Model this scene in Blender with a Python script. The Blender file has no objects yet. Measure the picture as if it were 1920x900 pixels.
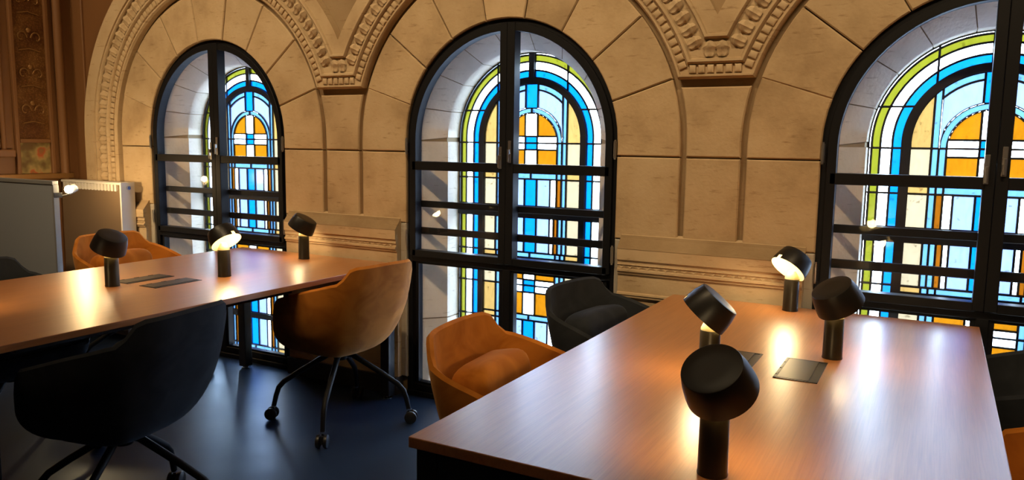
import bpy, bmesh, math, random
from mathutils import Vector, Matrix
random.seed(7)
pi = math.pi
SC = bpy.context.scene
COL = SC.collection
R = math.radians

# ------------------------------------------------------------------ camera, world, light, exposure
YAW, PITCH, ROLL, H = 0.5001, 0.1229, 0.0144, 1.384
F_PX = 1457.18
def cam_axes():
    cy, sy, cp, sp = math.cos(YAW), math.sin(YAW), math.cos(PITCH), math.sin(PITCH)
    f = Vector((-sy*cp, cy*cp, -sp)); r = Vector((cy, sy, 0)); u = r.cross(f)
    return (r*math.cos(ROLL) + u*math.sin(ROLL), u*math.cos(ROLL) - r*math.sin(ROLL), f)
cr, cu, cf = cam_axes()
cam_data = bpy.data.cameras.new('camera')
cam_data.sensor_width = 36
cam_data.lens = F_PX/1920*36
cam_data.clip_start = 0.02
cam = bpy.data.objects.new('camera', cam_data)
COL.objects.link(cam)
m = Matrix((cr, cu, -cf)).transposed().to_4x4()
m.translation = (0, 0, H)
cam.matrix_world = m
SC.camera = cam

SKY = 90.0
world = bpy.data.worlds.new('overcast_sky')
SC.world = world
world.use_nodes = True
nt = world.node_tree
nt.nodes.clear()
wo = nt.nodes.new('ShaderNodeOutputWorld'); bg = nt.nodes.new('ShaderNodeBackground')
tc = nt.nodes.new('ShaderNodeTexCoord'); sx = nt.nodes.new('ShaderNodeSeparateXYZ'); rp = nt.nodes.new('ShaderNodeValToRGB')
nt.links.new(tc.outputs['Generated'], sx.inputs[0])
ma = nt.nodes.new('ShaderNodeMath'); ma.operation = 'MULTIPLY_ADD'; ma.inputs[1].default_value = .5; ma.inputs[2].default_value = .5
nt.links.new(sx.outputs['Z'], ma.inputs[0]); nt.links.new(ma.outputs[0], rp.inputs[0])
e = rp.color_ramp.elements
e[0].position = .3; e[0].color = (.46, .56, .70, 1)
e[1].position = .56; e[1].color = (.76, .88, 1, 1)
n = e.new(.8); n.color = (.60, .80, 1, 1)
nt.links.new(rp.outputs[0], bg.inputs[0]); bg.inputs[1].default_value = SKY
nt.links.new(bg.outputs[0], wo.inputs[0])

SC.view_settings.view_transform = 'Standard'
SC.view_settings.look = 'None'
SC.view_settings.exposure = 0.0
SC.view_settings.gamma = 1.0
SC.view_settings.use_curve_mapping = False
SC.cycles.use_denoising = True
SC.cycles.max_bounces = 8
SC.cycles.transparent_max_bounces = 16
SC.cycles.sample_clamp_indirect = 20
SC.cycles.caustics_reflective = False
SC.cycles.caustics_refractive = False

D = 3.381            # front face of the stone wall
XC = -1.903          # middle window
P = 2.0744           # window pitch
ZS = 1.394           # springing of the arches
A = 0.598            # half width of the openings
T = 0.30             # depth of the stained glass behind the wall face
WX = [XC - P, XC, XC + P]
CEIL = 4.3
WARM = (1, .71, .38)

def area_light(name, loc, rot, sx_, sy_, power, color):
    l = bpy.data.lights.new(name, 'AREA'); l.shape = 'RECTANGLE'; l.size = sx_; l.size_y = sy_
    l.energy = power; l.color = color
    o = bpy.data.objects.new(name, l); COL.objects.link(o); o.location = loc; o.rotation_euler = rot
    return o
# warm wall washers under the ceiling, aimed at the window wall
for lx in (-4.3, -1.9, .6):
    wl_ = area_light('wall_washer_light', (lx, .9, CEIL-.16), (R(43), 0, 0), 1.3, .12, 18, WARM)
    wl_.data.spread = R(85)
for wx in WX:        # daylight portals outside the stained glass
    p = area_light('window_portal', (wx, D+T+.06, .92), (R(-90), 0, 0), .96, 2.1, 1, (1, 1, 1))
    p.data.cycles.is_portal = True

# ------------------------------------------------------------------ materials
MATS = {}
def nodes(name):
    mt = bpy.data.materials.new(name); mt.use_nodes = True
    t = mt.node_tree; b = t.nodes['Principled BSDF']
    MATS[name] = mt
    return mt, t, b
def setp(b, **k):
    for kk, v in k.items():
        b.inputs[kk.replace('_', ' ')].default_value = v
def plain(name, col, rough=.5, metal=0., spec=.5, **k):
    mt, t, b = nodes(name)
    setp(b, Base_Color=(*col, 1), Roughness=rough, Metallic=metal, **k)
    b.inputs['Specular IOR Level'].default_value = spec
    return mt
def N(t, kind, **k):
    n = t.nodes.new(kind)
    for a, v in k.items():
        if a in n.inputs.keys(): n.inputs[a].default_value = v
        else: setattr(n, a, v)
    return n
def coords(t, scale=(1, 1, 1), out='Object'):
    c = t.nodes.new('ShaderNodeTexCoord'); mp = t.nodes.new('ShaderNodeMapping')
    mp.inputs['Scale'].default_value = scale
    t.links.new(c.outputs[out], mp.inputs['Vector'])
    return mp.outputs[0]
def ramp(t, src, stops):
    r = t.nodes.new('ShaderNodeValToRGB'); els = r.color_ramp.elements
    while len(els) < len(stops): els.new(.5)
    for el, (p, c) in zip(els, stops): el.position = p; el.color = (*c, 1)
    t.links.new(src, r.inputs[0]); return r.outputs[0]
def bump(t, b, src, strength, dist=.01):
    n = t.nodes.new('ShaderNodeBump'); n.inputs['Strength'].default_value = strength; n.inputs['Distance'].default_value = dist
    t.links.new(src, n.inputs['Height']); t.links.new(n.outputs[0], b.inputs['Normal'])
def mixc(t, a, bb, fac, mode='MIX'):
    n = t.nodes.new('ShaderNodeMix'); n.data_type = 'RGBA'; n.blend_type = mode
    for i, v in ((6, a), (7, bb)):
        if hasattr(v, 'links') or hasattr(v, 'is_linked'): t.links.new(v, n.inputs[i])
        else: n.inputs[i].default_value = (*v, 1)
    if isinstance(fac, float): n.inputs[0].default_value = fac
    else: t.links.new(fac, n.inputs[0])
    return n.outputs[2]

def stone(name, dark, mid, light, rough=.85, rnd=.12, bmp=.25):
    mt, t, b = nodes(name)
    v = coords(t)
    oi = t.nodes.new('ShaderNodeObjectInfo')
    n1 = N(t, 'ShaderNodeTexNoise', noise_dimensions='4D', Scale=3.2, Detail=6., Roughness=.6)
    t.links.new(v, n1.inputs['Vector'])
    mu = t.nodes.new('ShaderNodeMath'); mu.operation = 'MULTIPLY'; mu.inputs[1].default_value = 40
    t.links.new(oi.outputs['Random'], mu.inputs[0]); t.links.new(mu.outputs[0], n1.inputs['W'])
    c = ramp(t, n1.outputs['Fac'], [(.32, dark), (.5, mid), (.7, light)])
    # horizontal veins and pits of the limestone
    v2 = coords(t, (5, 5, 34))
    n2 = N(t, 'ShaderNodeTexNoise', Scale=2., Detail=4., Roughness=.65); t.links.new(v2, n2.inputs['Vector'])
    pit = ramp(t, n2.outputs['Fac'], [(.27, (.62, .56, .50)), (.40, (1, 1, 1))])
    c = mixc(t, c, pit, 1., 'MULTIPLY')
    # per-stone tone
    tone = ramp(t, oi.outputs['Random'], [(0., (1-rnd,)*3), (1., (1.0, 1.0, 1.0))])
    c = mixc(t, c, tone, 1., 'MULTIPLY')
    t.links.new(c, b.inputs['Base Color'])
    setp(b, Roughness=rough); b.inputs['Specular IOR Level'].default_value = .25
    n3 = N(t, 'ShaderNodeTexNoise', Scale=60., Detail=5.); t.links.new(v, n3.inputs['Vector'])
    bump(t, b, n3.outputs['Fac'], bmp, .006)
    return mt
stone('limestone', (.40, .285, .165), (.55, .41, .25), (.64, .50, .325))
stone('limestone_moulding', (.44, .32, .19), (.55, .415, .26), (.62, .49, .32), rnd=.05)
stone('mortar', (.30, .21, .12), (.37, .265, .155), (.42, .31, .19))
stone('reveal_stone', (.64, .55, .44), (.76, .66, .54), (.84, .74, .62), rnd=.08)
stone('dark_limestone', (.25, .17, .095), (.33, .235, .135), (.42, .31, .19), rnd=.05)
stone('plinth_stone', (.38, .35, .30), (.46, .42, .36), (.52, .48, .41))

# oak laminate, grain along the table (Y)
mt, t, b = nodes('oak_laminate')
v = coords(t, (26, 1.3, 26))
n1 = N(t, 'ShaderNodeTexNoise', Scale=2.2, Detail=8., Roughness=.62, Distortion=.6); t.links.new(v, n1.inputs['Vector'])
v2 = coords(t, (140, 3.2, 140))
n2 = N(t, 'ShaderNodeTexNoise', Scale=2., Detail=3.); t.links.new(v2, n2.inputs['Vector'])
c = ramp(t, n1.outputs['Fac'], [(.3, (.41, .155, .042)), (.5, (.47, .185, .052)), (.72, (.52, .225, .070))])
c2 = ramp(t, n2.outputs['Fac'], [(.36, (.74, .70, .66)), (.55, (1, 1, 1))])
t.links.new(mixc(t, c, c2, .45, 'MULTIPLY'), b.inputs['Base Color'])
setp(b, Roughness=.38, Coat_Weight=1., Coat_Roughness=.31); b.inputs['Specular IOR Level'].default_value = .8
bump(t, b, n2.outputs['Fac'], .015, .001)
plain('oak_edge', (.26, .105, .04), .5)

def cloth(name, col, col2, sheen, scol, rough=.9):
    mt, t, b = nodes(name)
    v = coords(t)
    n1 = N(t, 'ShaderNodeTexNoise', Scale=7., Detail=3., Distortion=1.2); t.links.new(v, n1.inputs['Vector'])
    t.links.new(ramp(t, n1.outputs['Fac'], [(.35, col), (.62, col2)]), b.inputs['Base Color'])
    setp(b, Roughness=rough, Sheen_Weight=sheen, Sheen_Roughness=.4, Sheen_Tint=(*scol, 1))
    b.inputs['Specular IOR Level'].default_value = .2
    n2 = N(t, 'ShaderNodeTexNoise', Scale=500., Detail=2.); t.links.new(v, n2.inputs['Vector'])
    bump(t, b, n2.outputs['Fac'], .12, .002)
    return mt
cloth('orange_velvet', (.40, .125, .012), (.55, .19, .022), .35, (1, .6, .25))
cloth('charcoal_wool', (.018, .021, .027), (.026, .030, .038), .10, (.5, .6, .8))

plain('black_steel', (.007, .0075, .010), .5, 0., .22)
plain('lead', (.012, .012, .015), .5)
plain('iron', (.016, .016, .019), .5)
plain('chrome', (.7, .7, .72), .18, 1.)
plain('dull_steel', (.42, .42, .42), .35, 1.)
plain('black_plastic', (.012, .012, .014), .4)
plain('table_metal', (.012, .012, .013), .45)
plain('lamp_bronze', (.045, .038, .028), .34, .55)
plain('lamp_shade_black', (.009, .0085, .008), .40, 0., .45)
plain('lamp_white', (.40, .35, .22), .7, 0., .15)
plain('socket_lid', (.085, .080, .074), .38, .5)
plain('radiator_white', (.70, .69, .66), .38)
plain('panel_grey', (.30, .335, .39), .75)
plain('panel_trim', (.24, .25, .26), .5)
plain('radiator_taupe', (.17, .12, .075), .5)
plain('white_paint', (.75, .74, .70), .6)
plain('room_plaster', (.36, .25, .16), .85)
plain('baseboard_paint', (.035, .032, .03), .5)
# floor: dark blue-grey rubber
mt, t, b = nodes('floor_rubber')
v = coords(t)
n1 = N(t, 'ShaderNodeTexNoise', Scale=3., Detail=5.); t.links.new(v, n1.inputs['Vector'])
t.links.new(ramp(t, n1.outputs['Fac'], [(.3, (.010, .018, .038)), (.7, (.016, .027, .055))]), b.inputs['Base Color'])
t.links.new(ramp(t, n1.outputs['Fac'], [(.3, (.30,)*3), (.7, (.40,)*3)]), b.inputs['Roughness'])
n2 = N(t, 'ShaderNodeTexNoise', Scale=90., Detail=3.); t.links.new(v, n2.inputs['Vector'])
bump(t, b, n2.outputs['Fac'], .05, .002)
b.inputs['Specular IOR Level'].default_value = .95; b.inputs['Specular Tint'].default_value = (.30, .58, 1, 1)
# mosaic / gilded wall
mt, t, b = nodes('gilded_mosaic')
v = coords(t)
vo = N(t, 'ShaderNodeTexVoronoi', Scale=95.); t.links.new(v, vo.inputs['Vector'])
n1 = N(t, 'ShaderNodeTexNoise', Scale=7., Detail=3.); t.links.new(v, n1.inputs['Vector'])
c = ramp(t, n1.outputs['Fac'], [(.3, (.16, .062, .018)), (.5, (.24, .11, .032)), (.66, (.34, .18, .06))])
tone = ramp(t, vo.outputs['Distance'], [(.0, (1, 1, 1)), (.6, (.55, .5, .45))])
t.links.new(mixc(t, c, tone, 1., 'MULTIPLY'), b.inputs['Base Color'])
setp(b, Roughness=.42, Metallic=.35)
bump(t, b, vo.outputs['Distance'], .3, .004)
mt, t, b = nodes('painted_flowers')
v = coords(t)
n1 = N(t, 'ShaderNodeTexNoise', Scale=11., Detail=2.); t.links.new(v, n1.inputs['Vector'])
t.links.new(ramp(t, n1.outputs['Fac'], [(.34, (.14, .085, .03)), (.45, (.22, .17, .06)), (.55, (.36, .26, .10)), (.64, (.42, .09, .03)), (.72, (.26, .12, .04))]), b.inputs['Base Color'])
setp(b, Roughness=.5)
plain('gilt', (.27, .14, .045), .5, .5)
plain('pilaster_brown', (.20, .092, .034), .55)

# glass
def clear_glass():
    mt = bpy.data.materials.new('clear_glass'); mt.use_nodes = True; MATS['clear_glass'] = mt
    t = mt.node_tree; t.nodes.clear()
    o = t.nodes.new('ShaderNodeOutputMaterial'); mx = t.nodes.new('ShaderNodeMixShader')
    tr = t.nodes.new('ShaderNodeBsdfTransparent'); gl = t.nodes.new('ShaderNodeBsdfGlossy'); fr = t.nodes.new('ShaderNodeFresnel')
    tr.inputs[0].default_value = (.97, .98, .98, 1); gl.inputs['Roughness'].default_value = .02; 
    ge = t.nodes.new('ShaderNodeNewGeometry'); io = t.nodes.new('ShaderNodeMath'); io.operation = 'MULTIPLY_ADD'   # same gloss from both sides
    io.inputs[1].default_value = 1/1.45-1.45; io.inputs[2].default_value = 1.45
    t.links.new(ge.outputs['Backfacing'], io.inputs[0]); t.links.new(io.outputs[0], fr.inputs[0])
    t.links.new(fr.outputs[0], mx.inputs[0]); t.links.new(tr.outputs[0], mx.inputs[1]); t.links.new(gl.outputs[0], mx.inputs[2])
    t.links.new(mx.outputs[0], o.inputs[0])
clear_glass()
def stained(name, col, streak=.15, trans=.34):
    """coloured cathedral glass: mostly see-through tint, some scatter, a weak gloss"""
    mt = bpy.data.materials.new(name); mt.use_nodes = True; MATS[name] = mt
    t = mt.node_tree; t.nodes.clear()
    o = t.nodes.new('ShaderNodeOutputMaterial')
    tr = t.nodes.new('ShaderNodeBsdfTransparent'); tl = t.nodes.new('ShaderNodeBsdfTranslucent'); gl = t.nodes.new('ShaderNodeBsdfGlossy')
    gl.inputs['Roughness'].default_value = .12
    v = coords(t, (14, 14, 5))
    n1 = N(t, 'ShaderNodeTexNoise', Scale=2.5, Detail=5., Distortion=1.5); t.links.new(v, n1.inputs['Vector'])
    oi = t.nodes.new('ShaderNodeObjectInfo')
    lo = tuple(x*(1-streak) for x in col)
    c = ramp(t, n1.outputs['Fac'], [(.3, lo), (.6, col)])
    tone = ramp(t, oi.outputs['Random'], [(0., (1-streak*.8,)*3), (1., (1, 1, 1))])
    c = mixc(t, c, tone, 1., 'MULTIPLY')
    v3 = coords(t, (1, 1, 1)); n3 = N(t, 'ShaderNodeTexNoise', Scale=45., Detail=2.); t.links.new(v3, n3.inputs['Vector'])
    sp = ramp(t, n3.outputs['Fac'], [(.26, (.55, .52, .48)), (.34, (1, 1, 1))])
    c = mixc(t, c, sp, 1., 'MULTIPLY')
    t.links.new(c, tr.inputs[0]); t.links.new(c, tl.inputs[0])
    m1 = t.nodes.new('ShaderNodeMixShader'); m1.inputs[0].default_value = trans
    t.links.new(tr.outputs[0], m1.inputs[1]); t.links.new(tl.outputs[0], m1.inputs[2])
    m2 = t.nodes.new('ShaderNodeMixShader'); m2.inputs[0].default_value = .03
    t.links.new(m1.outputs[0], m2.inputs[1]); t.links.new(gl.outputs[0], m2.inputs[2])
    t.links.new(m2.outputs[0], o.inputs[0])
stained('glass_white', (.37, .41, .45), .12)
stained('glass_pale', (.0150, .0205, .046), .14)
stained('glass_blue', (.0001, .0112, .050), .10)
stained('glass_light_blue', (.0068, .0170, .034), .12)
stained('glass_green', (.0120, .0120, .0008), .14)
stained('glass_orange', (.024, .0082, .0002), .20)
stained('glass_rust', (.0160, .0046, .0002), .20)
stained('glass_yellow', (.025, .0145, .0040), .18)
stained('glass_cream', (.024, .0185, .0110), .12)

def emit(name, col, s):
    mt = bpy.data.materials.new(name); mt.use_nodes = True; MATS[name] = mt
    b = mt.node_tree.nodes['Principled BSDF']
    b.inputs['Base Color'].default_value = (*col, 1)
    b.inputs['Emission Color'].default_value = (*col, 1); b.inputs['Emission Strength'].default_value = s
emit('bulb_glow', (1, .72, .36), 40)
emit('diffuser_glow', (1, .80, .52), 6)

# ------------------------------------------------------------------ mesh helpers
class MB:
    def __init__(s): s.v = []; s.f = []
    def add(s, vs, fs):
        o = len(s.v); s.v += [tuple(p) for p in vs]; s.f += [tuple(i+o for i in f) for f in fs]; return s
    def box(s, a, b):
        x0, y0, z0 = a; x1, y1, z1 = b
        return s.add([(x0, y0, z0), (x1, y0, z0), (x1, y1, z0), (x0, y1, z0), (x0, y0, z1), (x1, y0, z1), (x1, y1, z1), (x0, y1, z1)],
                     [(0, 3, 2, 1), (4, 5, 6, 7), (0, 1, 5, 4), (1, 2, 6, 5), (2, 3, 7, 6), (3, 0, 4, 7)])
    def prism(s, pts, y0, y1, bev=0.):
        """pts: (x, z) outline, counter-clockwise seen from -Y; front at y0"""
        n = len(pts)
        if bev:
            ins = inset(pts, bev)
            vs = [(x, y0, z) for x, z in ins] + [(x, y0+bev, z) for x, z in pts] + [(x, y1, z) for x, z in pts]
            fs = [tuple(range(n))]
            for k_ in (0, 1):
                for i in range(n):
                    j = (i+1) % n; fs.append((k_*n+i, (k_+1)*n+i, (k_+1)*n+j, k_*n+j))
        else:
            vs = [(x, y0, z) for x, z in pts] + [(x, y1, z) for x, z in pts]
            fs = [tuple(range(n)), tuple(range(2*n-1, n-1, -1))]
            for i in range(n):
                j = (i+1) % n; fs.append((i, n+i, n+j, j))
        return s.add(vs, fs)
    def tube(s, path, rad, seg=10, cap=True):
        P_ = [Vector(p) for p in path]; rr = rad if hasattr(rad, '__len__') else [rad]*len(P_)
        rings = []; up = None
        for i, p in enumerate(P_):
            d = (P_[min(i+1, len(P_)-1)] - P_[max(i-1, 0)]).normalized()
            if up is None:
                up = Vector((0, 0, 1)) if abs(d.z) < .9 else Vector((1, 0, 0))
            a = d.cross(up).normalized(); up = a.cross(d).normalized()
            rings.append([p + (a*math.cos(2*pi*k_/seg) + up*math.sin(2*pi*k_/seg))*rr[i] for k_ in range(seg)])
        vs = [q for r_ in rings for q in r_]; fs = []
        for i in range(len(rings)-1):
            for k_ in range(seg):
                l = (k_+1) % seg; fs.append((i*seg+k_, i*seg+l, (i+1)*seg+l, (i+1)*seg+k_))
        if cap: fs += [tuple(range(seg-1, -1, -1)), tuple(range((len(rings)-1)*seg, len(rings)*seg))]
        return s.add(vs, fs)
    def lathe(s, prof, seg=24, M=None):
        vs = []; fs = []; n = len(prof)
        for k_ in range(seg):
            c_, s_ = math.cos(2*pi*k_/seg), math.sin(2*pi*k_/seg)
            for r_, z in prof:
                p = Vector((r_*c_, r_*s_, z)); vs.append(M @ p if M else p)
        for k_ in range(seg):
            l = (k_+1) % seg
            for i in range(n-1): fs.append((k_*n+i, l*n+i, l*n+i+1, k_*n+i+1))
        return s.add(vs, fs)
    def grid(s, rows, closed=False):
        m_, n = len(rows), len(rows[0]); vs = [p for r_ in rows for p in r_]; fs = []
        for i in range(m_-1):
            for j in range(n if closed else n-1):
                l = (j+1) % n; fs.append((i*n+j, i*n+l, (i+1)*n+l, (i+1)*n+j))
        return s.add(vs, fs)
    def mesh(s, name, mat, smooth=False, fix=True):
        me = bpy.data.meshes.new(name); me.from_pydata(s.v, [], s.f); me.validate()
        bm = bmesh.new(); bm.from_mesh(me)
        bmesh.ops.remove_doubles(bm, verts=bm.verts, dist=1e-5)
        if fix: bmesh.ops.recalc_face_normals(bm, faces=bm.faces)
        bm.to_mesh(me); bm.free()
        me.materials.append(MATS[mat])
        if smooth:
            for p in me.polygons: p.use_smooth = True
            try: me.set_sharp_from_angle(angle=R(42))
            except Exception: pass
        me.update(); return me
    def obj(s, name, mat, parent=None, smooth=False, fix=True, loc=None):
        return link(name, s.mesh(name, mat, smooth, fix), parent, loc)
def link(name, me, parent=None, loc=None):
    o = bpy.data.objects.new(name, me); COL.objects.link(o)
    if parent: o.parent = parent
    if loc: o.location = loc
    return o
def bevel(o, w, seg=2, ang=30):
    md = o.modifiers.new('bevel', 'BEVEL'); md.width = w; md.segments = seg; md.limit_method = 'ANGLE'; md.angle_limit = R(ang); return o
def subd(o, n=1):
    md = o.modifiers.new('subd', 'SUBSURF'); md.levels = n; md.render_levels = n; return o
def inset(pts, w):
    n = len(pts); out = []
    ar = sum(pts[i][0]*pts[(i+1) % n][1] - pts[(i+1) % n][0]*pts[i][1] for i in range(n))
    sg = 1 if ar > 0 else -1
    for i in range(n):
        p0, p1, p2 = pts[i-1], pts[i], pts[(i+1) % n]
        d1 = (p1[0]-p0[0], p1[1]-p0[1]); d2 = (p2[0]-p1[0], p2[1]-p1[1])
        l1 = math.hypot(*d1) or 1e-9; l2 = math.hypot(*d2) or 1e-9
        n1 = (-d1[1]/l1*sg, d1[0]/l1*sg); n2 = (-d2[1]/l2*sg, d2[0]/l2*sg)
        bx, bz = n1[0]+n2[0], n1[1]+n2[1]; q = (bx*bx+bz*bz)/2
        q = max(q, .25)
        out.append((p1[0]+bx/q*w, p1[1]+bz/q*w))
    return out
def empty(name, loc=(0, 0, 0), rz=0.):
    o = bpy.data.objects.new(name, None); COL.objects.link(o); o.location = loc; o.rotation_euler = (0, 0, rz); o.empty_display_size = .1; return o
def tag(o, label, cat=None, group=None, kind=None):
    o['label'] = label
    if cat: o['category'] = cat
    if group: o['group'] = group
    if kind: o['kind'] = kind
    return o
def copy_tree(o, parent=None):
    c = o.copy(); COL.objects.link(c)
    if parent: c.parent = parent
    for ch in list(o.children): copy_tree(ch, c)
    return c
def arc(cx, cz, r, a0, a1, n):
    return [(cx+r*math.cos(R(a0+(a1-a0)*i/n)), cz+r*math.sin(R(a0+(a1-a0)*i/n))) for i in range(n+1)]

# ------------------------------------------------------------------ room shell
XL, XR, YF = -5.4, 2.6, -3.0
tag(MB().box((XL-.1, YF-.1, -.12), (XR+.1, D+.03, 0)).obj('floor', 'floor_rubber'), 'dark blue grey rubber floor with a soft window shine', 'floor', kind='structure')
tag(MB().box((XL-.1, YF-.1, CEIL), (XR+.1, D+.6, CEIL+.1)).obj('ceiling', 'room_plaster'), 'plain warm plaster ceiling above the picture', 'ceiling', kind='structure')
tag(MB().box((XR, YF-.1, 0), (XR+.1, D+.03, CEIL)).obj('wall_right', 'room_plaster'), 'plain plaster wall beyond the right edge of the view', 'wall', kind='structure')
tag(MB().box((XL-.1, YF-.1, 0), (XR+.1, YF, CEIL)).obj('wall_front', 'room_plaster'), 'plain plaster wall behind the viewer', 'wall', kind='structure')

# back wall: mortar bed with three arched openings; dressed stones stand proud of it
BED = D + .03
half = P/2
wb = MB()
ZT = CEIL
def bed_cell(xc):
    ao = A + .001
    path = [(xc+ao, 0)] + [(xc+ao, ZS*i/3) for i in (1, 2, 3)]
    angs = sorted(set([180*i/40 for i in range(1, 40)] + [math.degrees(math.atan2(ZT-ZS, half)), 180-math.degrees(math.atan2(ZT-ZS, half))]))
    outer = [(xc+half, 0)] + [(xc+half, ZS*i/3) for i in (1, 2, 3)]
    for a in angs:
        c_, s_ = math.cos(R(a)), math.sin(R(a))
        path.append((xc+ao*c_, ZS+ao*s_))
        t_ = min(half/abs(c_) if abs(c_) > 1e-9 else 1e9, (ZT-ZS)/s_)
        outer.append((xc+t_*c_, ZS+t_*s_))
    path += [(xc-ao, ZS*i/3) for i in (3, 2, 1, 0)]
    outer += [(xc-half, ZS*i/3) for i in (3, 2, 1, 0)]
    wb.grid([[(x, BED, z) for x, z in path], [(x, BED, z) for x, z in outer]])
for xc in WX: bed_cell(xc)
wb.add([(XL-.1, BED, 0), (WX[0]-half, BED, 0), (WX[0]-half, BED, ZT), (XL-.1, BED, ZT)], [(0, 1, 2, 3)])
wb.add([(WX[2]+half, BED, 0), (XR+.1, BED, 0), (XR+.1, BED, ZT), (WX[2]+half, BED, ZT)], [(0, 1, 2, 3)])
wall = wb.obj('wall_back', 'mortar', fix=False)
tag(wall, 'warm tan limestone wall with three round arched windows and carved mouldings', 'wall', kind='structure')

# voussoirs: joints every 20.5 degrees; shared meshes for the three windows
RO = .893
GAP = .0028
ANG = [18.5 + 20.5*i for i in range(8)]
def wedge(a0, a1, r0=A, r1=RO, g=GAP):
    d0, d1 = math.degrees(g/r0), math.degrees(g/r1)
    return arc(0, ZS, r1, a0+d1, a1-d1, 5) + arc(0, ZS, r0, a1-d0, a0+d0, 5)
stones = []
for i in range(7):
    stones.append(MB().prism(wedge(ANG[i], ANG[i+1]), D + random.uniform(-.002, .003), D+.06, .005).mesh('voussoir', 'limestone'))
Z1 = 1.335      # bed joint near the springing
ZD = .955       # top of the dado
def jamb(s):
    g = GAP
    a = ANG[0]
    inner = [(s*A, Z1+g), (s*A, ZS)] + [(s*A*math.cos(R(a*t_-0)), ZS+A*math.sin(R(a*t_))-g*(t_ == 1)) for t_ in (.35, .7, 1)]
    outer = [(s*RO*math.cos(R(a*t_)), ZS+RO*math.sin(R(a*t_))-g*(t_ == 1)) for t_ in (1, .7, .35)] + [(s*RO, ZS), (s*RO, Z1+g)]
    pts = inner + outer
    return pts if s < 0 else pts[::-1]
for s in (-1, 1):
    stones.append(MB().prism(jamb(s), D, D+.06, .005).mesh('jamb_stone', 'limestone'))
    x0, x1 = sorted((s*A, s*RO))
    stones.append(MB().prism([(x0, ZD), (x1, ZD), (x1, Z1-GAP), (x0, Z1-GAP)], D+.002, D+.06, .005).mesh('jamb_stone', 'limestone'))
    stones.append(MB().prism([(x0, .10), (x1-0, .10), (x1-0, ZD-GAP), (x0, ZD-GAP)], D+.004, D+.06, .005).mesh('jamb_stone', 'plinth_stone'))
for xc in WX:
    for me in stones:
        link(me.name.split('.')[0], me, wall, (xc, 0, 0))
# middle stones of the piers, between the two rings
ZB = 1.675      # underside of the carved spandrels
hw = half - RO - .026
def pier_mid(xm, z0, z1, y, mat='limestone'):
    n_ = 5; L = []; Rr = []
    for i in range(n_+1):
        z = z0 + (z1-z0)*i/n_
        w = half - (math.sqrt((RO+.026)**2-(z-ZS)**2) if z > ZS else RO+.026)
        L.append((xm-w, z)); Rr.append((xm+w, z))
    MB().prism(Rr + L[::-1], y, D+.03, .006).obj('pier_stone', mat, wall)
MIDS = [WX[0]+half, WX[1]+half, WX[2]+half]
for xm in MIDS:
    pier_mid(xm, Z1+GAP, ZB-.035, D+.001)
    pier_mid(xm, ZD, Z1-GAP, D+.003)
    pier_mid(xm, .10, ZD-GAP, D+.005, 'plinth_stone')

# carved spandrel mouldings
R0 = RO + .024
PROF = [(.0, -.022), (.0, .012), (.010, .022), (.020, .022), (.022, .016), (.070, .016), (.073, .030), (.080, .036), (.092, .034), (.096, .022),
        (.100, .016), (.190, .016), (.193, .030), (.200, .036), (.212, .034), (.217, .022), (.295, .022), (.297, -.028)]
def spandrel_path(cl, crr, o, n_=26):
    r_ = R0 + o; zb = ZB + o
    th = math.degrees(max(math.asin((zb-ZS)/r_), math.acos(min(1, half/r_))))
    left = arc(cl, ZS, r_, 90, th, n_)
    right = arc(crr, ZS, r_, 180-th, 90, n_)
    left = [(x, z) for x, z in left]; right = [(x, z) for x, z in right]
    return left + right
def bead_mesh():
    mb = MB(); w, h_, d = .0165, .021, .013
    mb.add([(-w, 0, -h_), (w, 0, -h_), (w, 0, h_), (-w, 0, h_), (-w*.9, -d*.7, -h_*.9), (w*.9, -d*.7, -h_*.9), (w*.9, -d*.7, h_*.9), (-w*.9, -d*.7, h_*.9),
            (-w*.5, -d, -h_*.6), (w*.5, -d, -h_*.6), (w*.5, -d, h_*.6), (-w*.5, -d, h_*.6)],
           [(0, 1, 5, 4), (1, 2, 6, 5), (2, 3, 7, 6), (3, 0, 4, 7), (4, 5, 9, 8), (5, 6, 10, 9), (6, 7, 11, 10), (7, 4, 8, 11), (8, 9, 10, 11)])
    return mb.mesh('bead', 'limestone_moulding', True)
def leaf_mesh():
    """a curled acanthus leaf: x along the moulding, z across it (outwards), -y towards the room"""
    mb = MB(); nu, nv = 9, 7; rows = []
    for j in range(nv):
        v_ = j/(nv-1)
        z = -.040 + .076*v_
        wid = .0305*(.62 + .38*math.sin(pi*min(1, .10+v_*.75))) * (1 - .12*math.cos(v_*14))
        row = []
        for i in range(nu):
            u_ = -1 + 2*i/(nu-1)
            ridge = .009*(1-u_*u_)**.5 + .003*math.cos(u_*pi*2.5)
            curl = .014*math.sin(pi*min(1, max(0, (v_-.35)/.65)))*(1-.4*u_*u_)
            y = -(.003 + (ridge + curl)*(1-u_**4))
            row.append((u_*wid, y, z - .012*u_*u_*v_))
        rows.append(row)
    mb.grid(rows)
    return mb.mesh('leaf', 'limestone_moulding', True)
BEAD, LEAF = bead_mesh(), leaf_mesh()
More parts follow.
